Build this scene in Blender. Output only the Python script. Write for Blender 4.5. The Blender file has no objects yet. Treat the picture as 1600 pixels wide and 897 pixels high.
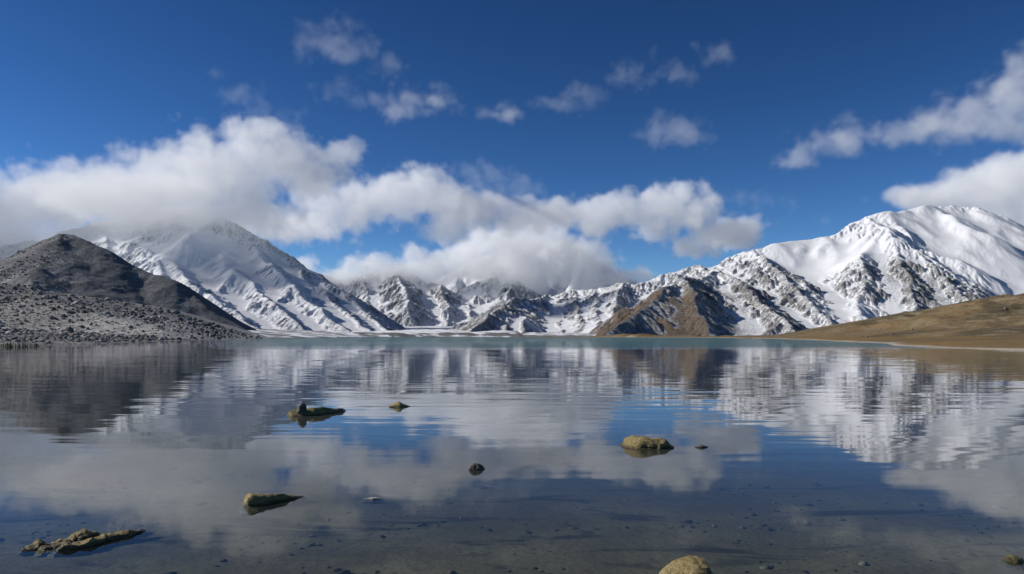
import bpy, math, random
import numpy as np

# ------------------------------------------------------------------ camera, sky, sun, exposure
S = bpy.context.scene
S.render.engine = 'CYCLES'
F = 1240.0            # focal length in photo pixels (1600 wide)
HOR = 526.0           # photo row of the horizon
CAM_H = 1.7

cam = bpy.data.cameras.new('camera')
cam_ob = bpy.data.objects.new('camera', cam)
S.collection.objects.link(cam_ob)
S.camera = cam_ob
cam.sensor_width = 36.0
cam.lens = 36.0 * F / 1600.0
cam.clip_start = 0.1
cam.clip_end = 60000.0
cam.shift_y = (HOR - 448.5) / 1600.0
cam_ob.location = (0, 0, CAM_H)
cam_ob.rotation_euler = (math.radians(90), 0, 0)

SUN_EL = math.radians(29)
SUN_AZ = math.radians(-86)      # measured from +Y towards +X
sun_dir = np.array([math.sin(SUN_AZ) * math.cos(SUN_EL), math.cos(SUN_AZ) * math.cos(SUN_EL), math.sin(SUN_EL)])

W = bpy.data.worlds.new('World')
S.world = W
W.use_nodes = True
nt = W.node_tree
sky = nt.nodes.new('ShaderNodeTexSky')
sky.sky_type = 'NISHITA'
sky.sun_disc = False
sky.sun_elevation = SUN_EL
sky.sun_rotation = SUN_AZ
sky.altitude = 4000
sky.air_density = 1.0
sky.dust_density = 0.2
sky.ozone_density = 2.0
bg = nt.nodes['Background']
gam = nt.nodes.new('ShaderNodeGamma')
gam.inputs[1].default_value = 1.5
nt.links.new(sky.outputs[0], gam.inputs[0])
hs = nt.nodes.new('ShaderNodeHueSaturation')
hs.inputs['Saturation'].default_value = 1.09
hs.inputs['Value'].default_value = .80
nt.links.new(gam.outputs[0], hs.inputs['Color'])
nt.links.new(hs.outputs[0], bg.inputs[0])
bg.inputs[1].default_value = 0.05

sl = bpy.data.lights.new('sun', 'SUN')
sl.energy = 5.0
sl.angle = math.radians(0.55)
sl.color = (1.0, 0.95, 0.88)
sun = bpy.data.objects.new('sun', sl)
S.collection.objects.link(sun)
from mathutils import Vector
sun.rotation_euler = Vector((-sun_dir[0], -sun_dir[1], -sun_dir[2])).to_track_quat('-Z', 'Y').to_euler()
sun.location = (-200, -50, 300)

S.view_settings.view_transform = 'Standard'
S.view_settings.look = 'None'
S.view_settings.exposure = 0.0
S.view_settings.gamma = 1.0
S.cycles.use_denoising = True
S.cycles.use_adaptive_sampling = True
S.cycles.adaptive_threshold = 0.02
S.cycles.max_bounces = 18
S.cycles.diffuse_bounces = 3
S.cycles.glossy_bounces = 2
S.cycles.transparent_max_bounces = 8
S.cycles.volume_bounces = 14
S.cycles.volume_step_rate = 1.4
S.cycles.volume_max_steps = 512
S.cycles.caustics_reflective = False
S.cycles.caustics_refractive = False

# ------------------------------------------------------------------ helpers
def P(px, py, Y):
    """a point at distance Y seen in photo pixel px,py"""
    return ((px - 800.0) / F * Y, Y, (HOR - py) / F * Y + CAM_H)

def on_water(px, py):
    Y = CAM_H * F / (py - HOR)
    return ((px - 800.0) / F * Y, Y)

_rng = np.random.RandomState(7)
_perm = np.tile(_rng.permutation(1024), 3)
_gang = _rng.rand(1024) * 2 * np.pi
_gx, _gy = np.cos(_gang), np.sin(_gang)

def perlin(x, y, seed=0):
    x = np.asarray(x, float) + seed * 37.31; y = np.asarray(y, float) - seed * 51.77
    xi = np.floor(x).astype(np.int64); yi = np.floor(y).astype(np.int64)
    xf = x - xi; yf = y - yi
    xi &= 1023; yi &= 1023
    u = xf * xf * xf * (xf * (xf * 6 - 15) + 10); v = yf * yf * yf * (yf * (yf * 6 - 15) + 10)
    def g(ix, iy, dx, dy):
        h = _perm[_perm[ix] + iy]
        return _gx[h] * dx + _gy[h] * dy
    a = g(xi, yi, xf, yf); b = g(xi + 1, yi, xf - 1, yf)
    c = g(xi, yi + 1, xf, yf - 1); d = g(xi + 1, yi + 1, xf - 1, yf - 1)
    return 1.5 * ((a + (b - a) * u) * (1 - v) + (c + (d - c) * u) * v)

def fbm(x, y, octv=5, seed=0, gain=0.5, lac=2.03):
    s = 0; a = 1.0; n = 0
    for i in range(octv):
        s = s + a * perlin(x, y, seed + i); n += a
        a *= gain; x = x * lac; y = y * lac
    return s / n

def ridged(x, y, octv=5, seed=0, gain=0.5, lac=2.07):
    s = 0; a = 1.0; n = 0; w = 1.0
    for i in range(octv):
        r = 1 - np.abs(perlin(x, y, seed + i)); r = r * r * w
        s = s + a * r; n += a; w = np.clip(r * 1.6, 0, 1)
        a *= gain; x = x * lac; y = y * lac
    return s / n

def sstep(a, b, x):
    t = np.clip((x - a) / (b - a), 0, 1)
    return t * t * (3 - 2 * t)

def blur(H, n=1):
    for _ in range(n):
        Q = np.pad(H, 1, mode='edge')
        H = (Q[:-2, 1:-1] + Q[2:, 1:-1] + Q[1:-1, :-2] + Q[1:-1, 2:] + 4 * H) / 8.0
    return H

def network(X, Y, lines, base=-40.0):
    """upper envelope of ridge crests: lines = [(points, side slope, foot softness), ...]"""
    H = np.full(X.shape, base)
    for pts, slope in lines:
        for a, b in zip(pts[:-1], pts[1:]):
            dx, dy = b[0] - a[0], b[1] - a[1]
            L2 = dx * dx + dy * dy + 1e-9
            zt = max(a[2], b[2]) - base
            R = zt / slope
            # only points that can be reached by this segment
            m = (X > min(a[0], b[0]) - R) & (X < max(a[0], b[0]) + R) & (Y > min(a[1], b[1]) - R) & (Y < max(a[1], b[1]) + R)
            if not m.any(): continue
            x = X[m]; y = Y[m]
            t = np.clip(((x - a[0]) * dx + (y - a[1]) * dy) / L2, 0, 1)
            d = np.hypot(x - a[0] - t * dx, y - a[1] - t * dy)
            z = a[2] + (b[2] - a[2]) * t
            h = z - slope * d
            H[m] = np.maximum(H[m], h)
    return H

def wiggle(pts, rnd, amp, n=2, zamp=0.0):
    """midpoint displacement, mainly in depth"""
    pts = [tuple(p) for p in pts]
    for k in range(n):
        out = [pts[0]]
        for a, b in zip(pts[:-1], pts[1:]):
            l = math.dist(a[:2], b[:2])
            m = ((a[0] + b[0]) / 2 + rnd.uniform(-.25, .25) * amp * l, (a[1] + b[1]) / 2 + rnd.uniform(-1, 1) * amp * l,
                 (a[2] + b[2]) / 2 + rnd.uniform(-1, 1) * zamp * l)
            out += [m, b]
        pts = out
    return pts

def spurs(pts, rnd, every, length, fall, slope, both=True, front=True, zmin=10.0, spread=0.5):
    """short side ridges running down from a crest, [(points, slope), ...]"""
    res = []; acc = rnd.uniform(0, every)
    side = 1
    for a, b in zip(pts[:-1], pts[1:]):
        l = math.dist(a[:2], b[:2])
        if l < 1e-6: continue
        ux, uy = (b[0] - a[0]) / l, (b[1] - a[1]) / l
        while acc < l:
            t = acc / l
            x, y, z = a[0] + ux * acc, a[1] + uy * acc, a[2] + (b[2] - a[2]) * t
            sides = (1, -1) if both else (side,)
            for s in sides:
                nx, ny = -uy * s, ux * s
                if front and ny > 0.3: continue
                ang = math.atan2(ny, nx) + rnd.uniform(-spread, spread)
                L = length * rnd.uniform(.5, 1.25) * min(1.0, max(z - zmin, 0) / 250.0 + .35)
                q = [(x, y, z - 1)]
                steps = 4
                for k in range(steps):
                    ang += rnd.uniform(-.3, .3)
                    f = fall * rnd.uniform(.7, 1.25)
                    p = q[-1]
                    q.append((p[0] + math.cos(ang) * L / steps, p[1] + math.sin(ang) * L / steps, p[2] - f * L / steps))
                res.append((q, slope))
            side = -side
            acc += every * rnd.uniform(.6, 1.5)
        acc -= l
    return res

def erode(H, cell, n, batches, steps=70, seed=1, strength=0.30, maxdig=0.6):
    """many drops of rain run down the slope at once, dig gullies and drop fans"""
    r = np.random.RandomState(seed)
    H = (H / cell).copy()
    ny, nx = H.shape
    for bt in range(batches):
        x = r.rand(n) * (nx - 3) + 1; y = r.rand(n) * (ny - 3) + 1
        dx = np.zeros(n); dy = np.zeros(n); sp = np.ones(n); wat = np.ones(n); sed = np.zeros(n)
        for st in range(steps):
            ix = x.astype(int); iy = y.astype(int); u = x - ix; v = y - iy
            i00 = iy * nx + ix
            f = H.ravel()
            a = f[i00]; b = f[i00 + 1]; c = f[i00 + nx]; d = f[i00 + nx + 1]
            gx = (b - a) * (1 - v) + (d - c) * v; gy = (c - a) * (1 - u) + (d - b) * u
            h0 = a * (1 - u) * (1 - v) + b * u * (1 - v) + c * (1 - u) * v + d * u * v
            dx = dx * .15 - gx * .85; dy = dy * .15 - gy * .85
            L = np.hypot(dx, dy) + 1e-9; dx /= L; dy /= L
            x2 = x + dx; y2 = y + dy
            ok = (x2 > 1) & (x2 < nx - 2) & (y2 > 1) & (y2 < ny - 2)
            if not ok.all():
                x, y, dx, dy, sp, wat, sed, x2, y2, h0, u, v, i00 = [q[ok] for q in (x, y, dx, dy, sp, wat, sed, x2, y2, h0, u, v, i00)]
            if len(x) == 0: break
            jx = x2.astype(int); jy = y2.astype(int); u2 = x2 - jx; v2 = y2 - jy
            j = jy * nx + jx
            h1 = f[j] * (1 - u2) * (1 - v2) + f[j + 1] * u2 * (1 - v2) + f[j + nx] * (1 - u2) * v2 + f[j + nx + 1] * u2 * v2
            dh = h1 - h0
            cap = np.maximum(-dh, .01) * sp * wat * 3.0
            dep = np.where((sed > cap) | (dh > 0), np.where(dh > 0, np.minimum(dh, sed), (sed - cap) * .3), 0)
            dig = np.where((sed > cap) | (dh > 0), 0, np.minimum((cap - sed) * strength, np.minimum(-dh, maxdig)))
            ch = dep - dig
            sed = sed - ch
            N = nx * ny
            add = (np.bincount(i00, ch * (1 - u) * (1 - v), N) + np.bincount(i00 + 1, ch * u * (1 - v), N)
                   + np.bincount(i00 + nx, ch * (1 - u) * v, N) + np.bincount(i00 + nx + 1, ch * u * v, N))
            H = H + np.clip(add, -.5, .5).reshape(ny, nx)
            sp = np.sqrt(np.maximum(sp * sp - dh * 1.5, .02)); sp = np.minimum(sp, 3)
            wat *= .985
            x, y = x2, y2
    return H * cell

def grid(x0, x1, y0, y1, c, cy=None):
    cy = cy or c
    xs = np.arange(x0, x1 + c * .5, c); ys = np.arange(y0, y1 + cy * .5, cy)
    return np.meshgrid(xs, ys)

def height_mesh(name, X, Y, H, mat, attrs=None, keep=None, smooth=True):
    ny, nx = H.shape
    idx = np.arange(nx * ny).reshape(ny, nx)
    q = np.stack([idx[:-1, :-1], idx[:-1, 1:], idx[1:, 1:], idx[1:, :-1]], -1).reshape(-1, 4)
    if keep is not None:
        k = keep.ravel()
        q = q[k[q].any(1)]
    used = np.zeros(nx * ny, bool); used[q.ravel()] = True
    new = np.cumsum(used) - 1
    q = new[q]
    co = np.stack([X.ravel(), Y.ravel(), H.ravel()], -1)[used]
    me = bpy.data.meshes.new(name)
    me.vertices.add(len(co)); me.vertices.foreach_set('co', co.astype(np.float32).ravel())
    me.loops.add(q.size); me.loops.foreach_set('vertex_index', q.astype(np.int32).ravel())
    me.polygons.add(len(q)); me.polygons.foreach_set('loop_start', np.arange(0, q.size, 4, dtype=np.int32))
    me.polygons.foreach_set('loop_total', np.full(len(q), 4, np.int32))
    if smooth: me.polygons.foreach_set('use_smooth', np.ones(len(q), bool))
    me.update(calc_edges=True)
    for an, av in (attrs or {}).items():
        at = me.attributes.new(an, 'FLOAT', 'POINT')
        at.data.foreach_set('value', av.ravel()[used].astype(np.float32))
    me.materials.append(mat)
    ob = bpy.data.objects.new(name, me)
    S.collection.objects.link(ob)
    return ob

def raw_mesh(name, co, faces, mat, smooth=False, parent=None):
    me = bpy.data.meshes.new(name)
    me.from_pydata([tuple(c) for c in co], [], [tuple(f) for f in faces])
    if smooth: me.polygons.foreach_set('use_smooth', np.ones(len(me.polygons), bool))
    me.materials.append(mat)
    ob = bpy.data.objects.new(name, me)
    S.collection.objects.link(ob)
    if parent: ob.parent = parent
    return ob

def tag(o, label, cat=None, kind=None, group=None):
    o['label'] = label
    if cat: o['category'] = cat
    if kind: o['kind'] = kind
    if group: o['group'] = group
    return o

def slope_curv(H, cx, cy):
    gy, gx = np.gradient(H, cy, cx)
    sl_ = np.hypot(gx, gy)
    return sl_, gx, gy

# ------------------------------------------------------------------ node helpers
class NT:
    def __init__(self, name):
        self.m = bpy.data.materials.new(name); self.m.use_nodes = True
        self.t = self.m.node_tree; self.t.nodes.clear()
        self.out = self.t.nodes.new('ShaderNodeOutputMaterial')
    def n(self, typ, **kw):
        nd = self.t.nodes.new(typ)
        for k, v in kw.items():
            if k == 'ins':
                for s, val in v.items():
                    self.set(nd.inputs[s], val)
            else: setattr(nd, k, v)
        return nd
    def set(self, sock, val):
        if isinstance(val, bpy.types.NodeSocket): self.t.links.new(val, sock)
        else: sock.default_value = val
    def math(self, op, a, b=0.0, c=None, clamp=False):
        nd = self.n('ShaderNodeMath', operation=op, use_clamp=clamp)
        self.set(nd.inputs[0], a); self.set(nd.inputs[1], b)
        if c is not None: self.set(nd.inputs[2], c)
        return nd.outputs[0]
    def maprange(self, v, a, b, c=0.0, d=1.0, smooth=True):
        nd = self.n('ShaderNodeMapRange', interpolation_type='SMOOTHSTEP' if smooth else 'LINEAR')
        self.set(nd.inputs['Value'], v)
        for s, val in zip(('From Min', 'From Max', 'To Min', 'To Max'), (a, b, c, d)): self.set(nd.inputs[s], val)
        return nd.outputs[0]
    def mix(self, f, a, b):
        nd = self.n('ShaderNodeMix', data_type='RGBA')
        self.set(nd.inputs[0], f); self.set(nd.inputs[6], a); self.set(nd.inputs[7], b)
        return nd.outputs[2]
    def attr(self, name):
        return self.n('ShaderNodeAttribute', attribute_name=name).outputs['Fac']
    def geo(self): return self.n('ShaderNodeNewGeometry')
    def noise(self, vec, scale, detail=6, rough=.55, dist=0.0):
        nd = self.n('ShaderNodeTexNoise', ins={'Vector': vec, 'Scale': scale, 'Detail': detail, 'Roughness': rough, 'Distortion': dist})
        return nd.outputs['Fac']
    def mapping(self, vec, scale=(1, 1, 1), rot=(0, 0, 0)):
        nd = self.n('ShaderNodeMapping', ins={'Vector': vec, 'Scale': scale, 'Rotation': rot})
        return nd.outputs[0]
    def done(self, shader):
        self.t.links.new(shader, self.out.inputs['Surface'])
        return self.m

def C(r, g, b): return (r, g, b, 1.0)

def mountain_material(name, rock_dark, rock_light, rock_warm, scale, snow=C(.70, .715, .74), bump=1.0, speck=.55, dust_haze_amt=.80, dlo=.42, dhi=.66, fine=1.0):
    """snow (from the 'snow' attribute, broken up by noise) over weathered rock; 'warm' mixes in brown earth"""
    k = NT(name)
    pos = k.geo().outputs['Position']
    sn = k.attr('snow'); wm = k.attr('warm')
    n1 = k.noise(pos, .055 * fine / scale, 7, .62)
    n2 = k.noise(pos, .22 * fine / scale, 6, .7)
    n3 = k.noise(k.mapping(pos, (1, 1, 3)), .012 / scale, 6, .6, .6)
    br = k.math('ADD', k.math('MULTIPLY', k.math('SUBTRACT', n1, .5), speck * 1.5), k.math('MULTIPLY', k.math('SUBTRACT', n2, .5), speck * 2.2))
    cov = k.maprange(k.math('ADD', sn, br), .40, .62)
    rock = k.mix(k.maprange(n3, .35, .65), rock_dark, rock_light)
    rock = k.mix(k.math('MULTIPLY', k.maprange(n2, .35, .7), .45), rock, C(*(c * .45 for c in rock_dark[:3])))
    warm = k.mix(k.maprange(n1, .35, .65), rock_warm, C(*(c * .62 for c in rock_warm[:3])))
    rock = k.mix(wm, rock, warm)
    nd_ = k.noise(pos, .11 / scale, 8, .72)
    dust_haze = k.maprange(k.math('ADD', nd_, k.math('MULTIPLY', sn, .18)), dlo, dhi, 0., dust_haze_amt)  # snow dust on the rock, its amount also raised to paint in haze
    rock = k.mix(dust_haze, rock, snow)
    col = k.mix(cov, rock, snow)
    b1 = k.n('ShaderNodeBump', ins={'Strength': .9, 'Distance': 5.0 * scale * bump, 'Height': n1})
    b2 = k.n('ShaderNodeBump', ins={'Strength': .8, 'Distance': 1.6 * scale * bump, 'Height': n2, 'Normal': b1.outputs[0]})
    nrm = k.n('ShaderNodeMix', data_type='VECTOR', ins={0: k.math('MULTIPLY', cov, .75), 4: b2.outputs[0], 5: k.geo().outputs['Normal']})
    bs = k.n('ShaderNodeBsdfPrincipled', ins={'Base Color': col, 'Roughness': .9, 'Normal': nrm.outputs[1], 'Specular IOR Level': .15})
    return k.done(bs.outputs[0])

MAT_LEFT = mountain_material('left_mountain_rock', C(.15, .16, .175), C(.26, .27, .29), C(.16, .11, .07), 1.0, speck=.5, dlo=.36, dhi=.62)  # rock paled beyond its snow dust in place of haze
MAT_FAR = mountain_material('far_mountain_rock', C(.15, .155, .17), C(.27, .27, .285), C(.16, .11, .07), 1.6, speck=.5, dlo=.34, dhi=.62, dust_haze_amt=.85)  # distance haze painted in as lighter, dustier rock
MAT_RIGHT = mountain_material('right_mountain_rock', C(.15, .15, .152), C(.29, .285, .275), C(.15, .115, .088), 1.0, speck=.6, fine=1.5)
MAT_DARK = mountain_material('dark_hill_rock', C(.085, .092, .10), C(.14, .146, .154), C(.19, .175, .16), .32, snow=C(.55, .56, .58), speck=.5, dust_haze_amt=.42, dlo=.46, dhi=.72)

# ------------------------------------------------------------------ mountains
rnd = random.Random(11)
def L(pts): return [P(*p) for p in pts]

def blobs(X, Y, H, items):
    """sum of soft patches: (px, py, distance, radius m, amount)"""
    s = np.zeros(X.shape)
    for px, py, Yd, r, a in items:
        c = P(px, py, Yd)
        s += a * np.exp(-((X - c[0]) ** 2 + (Y - c[1]) ** 2) / (r * r))
    return s

def snow_attr(X, Y, H, cx, cy, bias, k_slope=.75, s0=.74, k_curv=.95, h0=0., h1=700., k_h=.3, seed=3, nscale=180., namp=.35, extra=0):
    sl_, gx, gy = slope_curv(blur(H, 1), cx, cy)
    big = blur(H, 12)
    rel = (H - big) / (cx * 1.6)
    nz = fbm(X / nscale, Y / nscale, 5, seed)
    return bias - k_slope * (sl_ - s0) - k_curv * np.clip(rel, -.5, .5) + k_h * sstep(h0, h1, H) + namp * nz + extra

# --- right massif with the centre ridge and the brown spur
X, Y = grid(-420, 3350, 2380, 4950, 5.0)
sky_r = L([(800, 480, 5000), (849, 465, 4750), (869, 462, 4650), (897, 454, 4600), (930, 451, 4500), (956, 444, 4400), (978, 443, 4350),
           (1000, 440, 4300), (1030, 433, 4300), (1060, 424, 4300), (1085, 417, 4300), (1114, 417, 4300), (1140, 404, 4300),
           (1161, 394, 4300), (1190, 385, 4350), (1233, 372, 4400), (1287, 368, 4400), (1301, 368, 4400), (1322, 355, 4450),
           (1351, 340, 4500), (1377, 330, 4500), (1397, 330, 4500), (1426, 323, 4550), (1455, 319, 4600), (1504, 321, 4600),
           (1527, 323, 4550), (1551, 340, 4500), (1577, 349, 4500), (1600, 355, 4500), (1700, 380, 4400), (1800, 420, 4300)])
hand = [
    L([(1161, 394, 4300), (1193, 403, 3900), (1230, 432, 3600), (1265, 467, 3250), (1300, 507, 2900)]),
    L([(1126, 428, 3750), (1160, 450, 3400), (1200, 482, 3050), (1240, 517, 2750)]),
    L([(1085, 417, 4300), (1126, 427, 3850), (1103, 429, 3600), (1068, 438, 3300), (1039, 451, 3150), (1016, 468, 3000), (981, 494, 2800), (938, 525, 2560)]),
    L([(1068, 438, 3300), (1085, 472, 2980), (1110, 515, 2650)]),
    L([(1351, 341, 4480), (1387, 355, 4150), (1402, 390, 3850), (1420, 440, 3450), (1432, 485, 3100)]),
    L([(1387, 355, 4150), (1342, 398, 3800), (1352, 440, 3500), (1345, 490, 3050)]),
    L([(1387, 355, 4150), (1440, 398, 3800), (1480, 437, 3500), (1510, 465, 3300), (1560, 500, 3000)]),
    L([(1455, 319, 4600), (1474, 364, 4280), (1506, 412, 3950), (1540, 452, 3600)]),
    L([(1527, 323, 4550), (1562, 370, 4200), (1602, 430, 3800), (1645, 480, 3300)]),
    L([(1600, 355, 4500), (1650, 420, 3900), (1700, 480, 3300)]),
    L([(1287, 368, 4400), (1310, 420, 3950), (1320, 470, 3400), (1330, 510, 2900)]),
    L([(722, 525, 2950), (748, 503, 3200), (770, 488, 3500), (800, 467, 3900), (840, 470, 4250), (860, 464, 4700)]),
    L([(800, 467, 3900), (797, 495, 3550), (785, 522, 3150)]),
    L([(830, 469, 4100), (822, 495, 3600), (815, 522, 3150)]),
    L([(869, 462, 4650), (880, 488, 4000), (878, 518, 3300)]),
    L([(897, 454, 4600), (905, 485, 3900), (905, 518, 3200)]),
    L([(930, 451, 4500), (930, 480, 3900), (935, 515, 3150)]),
    L([(978, 443, 4350), (962, 475, 3800), (960, 508, 3100)]),
]
lines = [(wiggle(sky_r, rnd, .12, 2, .02), .62)]
lines += spurs(lines[0][0], rnd, 120, 420, .45, .76)
for h in hand:
    w = wiggle(h, rnd, .10, 2, .02)
    lines.append((w, .66))
    lines += spurs(w, rnd, 95, 240, .48, .76, front=False)
wx = fbm(X / 240, Y / 240, 3, 40) * 26; wy = fbm(X / 240, Y / 240, 3, 45) * 26
H = network(X + wx, Y + wy, lines)
H = blur(H, 2)
amp = sstep(-10, 160, H)
H = H + amp * (27 * (ridged(X / 300, Y / 300, 5, 60) - .45) + 15 * (ridged(X / 75, Y / 75, 4, 66) - .45) + 5 * (ridged(X / 28, Y / 28, 3, 68) - .45))
H = erode(H, 5.0, 26000, 6, 75, 5)
# deep snow smooths the upper bowls
fill = np.clip(blobs(X, Y, H, [(1270, 400, 4150, 260, 1.0), (1320, 420, 4000, 230, .9), (1250, 385, 4300, 200, .8), (1480, 350, 4400, 260, .9), (1540, 400, 4050, 330, 1.0),
                               (1580, 440, 3700, 300, .9), (1420, 345, 4400, 200, .8), (1330, 490, 3200, 160, .7), (1600, 400, 4200, 300, .9)]), 0, 1)
Hs = blur(H, 60)
H = H + (Hs - H) * fill * .93
spur = np.clip(blobs(X, Y, H, [(1010, 500, 2850, 230, 1.0), (1045, 470, 3080, 150, .8), (960, 520, 2650, 200, 1.0)]), 0, 1)
H = H + (blur(H, 10) - H) * spur * .75
# gentle foot: scree and meadow
H = np.where(H < 30, H, H)
_, gx_, gy_ = slope_curv(blur(H, 8), 5, 5)
lee = sstep(-.12, .22, gx_)                     # faces turned left
bare = blobs(X, Y, H, [(1010, 500, 2850, 230, 1.3), (1045, 470, 3080, 150, .9), (960, 520, 2650, 200, 1.3), (1060, 515, 2700, 130, 1.0)])
snow_x = 1.0 * fill - bare * (.25 + .75 * lee) + blobs(X, Y, H, [(1387, 375, 4000, 150, -.5), (1390, 410, 3800, 200, -.4), (1425, 430, 3600, 220, -.4), (1450, 450, 3450, 180, -.3),
        (1400, 470, 3300, 200, -.2), (1193, 420, 3750, 170, -.45), (1150, 460, 3350, 230, -.45), (1240, 470, 3300, 200, -.3), (1100, 480, 2950, 260, -.35), (770, 505, 3250, 170, -.5),
        (800, 480, 3700, 150, -.3), (845, 500, 3500, 70, .9)])
snow = snow_attr(X, Y, H, 5, 5, .52, extra=snow_x, k_h=.45, h1=500)
warm = np.clip(bare * (.12 + .88 * lee) + blobs(X, Y, H, [(1300, 520, 2700, 300, .3)]), 0, 1)
MASSIF = height_mesh('mountain', X, Y, H, MAT_RIGHT, {'snow': snow, 'warm': warm}, keep=H > -4)
tag(MASSIF, 'broad snow-covered massif on the right with a brown bare spur above the far shore', kind='structure')

# --- left mountain
X, Y = grid(-3250, -360, 2500, 4800, 5.0)
sky_l = L([(-150, 405, 4300), (60, 375, 4300), (105, 360, 4300), (150, 345, 4350), (185, 340, 4400), (240, 324, 4500), (300, 322, 4500),
           (345, 340, 4450), (375, 355, 4400), (403, 378, 4300), (425, 391, 4250), (457, 410, 4150), (484, 426, 4050), (510, 440, 3950),
           (537, 456, 3800), (564, 478, 3600), (591, 502, 3400), (610, 521, 3200)])
hand = [
    L([(185, 340, 4400), (192, 364, 4200), (230, 392, 3900), (285, 425, 3600), (340, 470, 3200), (400, 512, 2800)]),
    L([(300, 322, 4500), (318, 365, 4200), (350, 410, 3850), (395, 440, 3600), (430, 475, 3250), (480, 514, 2900)]),
    L([(375, 355, 4400), (405, 395, 4050), (450, 440, 3650), (500, 480, 3300), (545, 515, 2950)]),
    L([(457, 410, 4150), (500, 455, 3700), (550, 495, 3300), (580, 520, 3000)]),
    L([(230, 392, 3900), (262, 442, 3400), (320, 484, 3000), (385, 518, 2650)]),
    L([(105, 360, 4300), (110, 400, 3900), (150, 440, 3500), (200, 480, 3100)]),
]
lines = [(wiggle(sky_l, rnd, .12, 2, .015), .62)]
lines += spurs(lines[0][0], rnd, 130, 420, .42, .8)
for h in hand:
    w = wiggle(h, rnd, .12, 2, .015)
    lines.append((w, .62))
    lines += spurs(w, rnd, 100, 260, .45, .8, front=False)
wx = fbm(X / 240, Y / 240, 3, 140) * 26; wy = fbm(X / 240, Y / 240, 3, 145) * 26
H = network(X + wx, Y + wy, lines)
H = blur(H, 2)
amp = sstep(-10, 160, H)
H = H + amp * (34 * (ridged(X / 320, Y / 320, 5, 160) - .45) + 13 * (ridged(X / 75, Y / 75, 4, 166) - .45) + 4 * (ridged(X / 28, Y / 28, 3, 168) - .45))
H = erode(H, 5.0, 20000, 6, 75, 6)
fill = np.clip(blobs(X, Y, H, [(150, 360, 4250, 230, 1.0), (110, 375, 4200, 200, 1.0), (230, 350, 4350, 170, .8), (290, 345, 4350, 170, .8), (300, 390, 4000, 170, 1.0), (350, 390, 4000, 170, 1.0), (380, 400, 3950, 120, .8), (360, 435, 3650, 190, .85), (280, 400, 3900, 150, .8), (430, 455, 3600, 170, .6), (250, 425, 3600, 150, .6), (330, 470, 3250, 150, .5), (480, 480, 3350, 150, .5)]), 0, 1)
H = H + (blur(H, 45) - H) * fill * .88
snow = snow_attr(X, Y, H, 5, 5, .56, extra=.6 * fill, k_h=.30, h1=600, seed=13)
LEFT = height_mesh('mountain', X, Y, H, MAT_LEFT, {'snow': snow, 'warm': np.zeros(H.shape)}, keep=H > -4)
tag(LEFT, 'tall snowy mountain on the left with its summit in the clouds', kind='structure')

# --- far range at the head of the valley
X, Y = grid(-2250, 900, 5400, 8200, 9.0)
sky_c = L([(440, 480, 6900), (470, 465, 7000), (508, 431, 7200), (532, 440, 7300), (560, 425, 7400), (590, 426, 7500), (617, 424, 7500), (644, 428, 7400),
           (660, 440, 7300), (690, 444, 7100), (711, 459, 7000), (722, 457, 7200), (748, 439, 7400), (768, 430, 7400), (781, 432, 7400),
           (799, 438, 7300), (816, 443, 7200), (836, 457, 7100), (870, 475, 7000), (910, 485, 7000)])
lines = [(wiggle(sky_c, rnd, .12, 2, .03), .8)]
lines += spurs(lines[0][0], rnd, 150, 700, .5, .95)
for h in (L([(690, 444, 7100), (702, 475, 6500), (695, 508, 5900)]), L([(617, 424, 7500), (630, 445, 6800), (640, 495, 6000)]),
          L([(560, 425, 7400), (575, 465, 6700), (590, 502, 6000)]), L([(799, 438, 7300), (790, 470, 6700), (770, 500, 6000)]), L([(748, 439, 7400), (735, 475, 6800), (740, 505, 6000)])):
    w = wiggle(h, rnd, .1, 2, .03)
    lines.append((w, .75)); lines += spurs(w, rnd, 130, 400, .5, .9, front=False)
H = blur(network(X + fbm(X / 300, Y / 300, 3, 240) * 35, Y + fbm(X / 300, Y / 300, 3, 245) * 35, lines), 1)
amp = sstep(-10, 200, H)
H = H + amp * (60 * (ridged(X / 380, Y / 380, 5, 260) - .45) + 14 * (ridged(X / 100, Y / 100, 4, 266) - .45))
H = erode(H, 9.0, 12000, 6, 60, 7)
snow = snow_attr(X, Y, H, 9, 9, .52, s0=.85, seed=23, nscale=260, k_h=.3,
                 extra=blobs(X, Y, H, [(690, 470, 6700, 260, -.35), (760, 445, 7250, 160, .5), (520, 438, 7200, 160, .6), (800, 455, 6900, 180, -.25), (590, 440, 7000, 220, -.1)]))
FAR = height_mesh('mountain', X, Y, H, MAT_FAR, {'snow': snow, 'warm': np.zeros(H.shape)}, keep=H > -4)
tag(FAR, 'jagged snowy peaks at the head of the valley behind the far shore', kind='structure')

# --- high peak behind, mostly inside the cloud
X, Y = grid(-1500, 2100, 7000, 10400, 18.0)
pk = L([(640, 470, 9300), (690, 432, 9400), (760, 398, 9500), (800, 390, 9500), (840, 378, 9500), (880, 376, 9500), (905, 386, 9500), (945, 414, 9400), (1000, 445, 9300), (1060, 480, 9200)])
lines = [(wiggle(pk, rnd, .1, 2, .03), .85)]
lines += spurs(lines[0][0], rnd, 260, 800, .55, .95)
H = blur(network(X, Y, lines), 1)
H = H + sstep(0, 200, H) * 70 * (ridged(X / 420, Y / 420, 5, 360) - .45)
snow = snow_attr(X, Y, H, 18, 18, .5, s0=.8, seed=33, nscale=300)
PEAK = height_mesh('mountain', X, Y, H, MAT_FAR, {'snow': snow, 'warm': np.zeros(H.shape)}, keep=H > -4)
tag(PEAK, 'high far peak almost swallowed by the central cloud', kind='structure')

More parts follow.
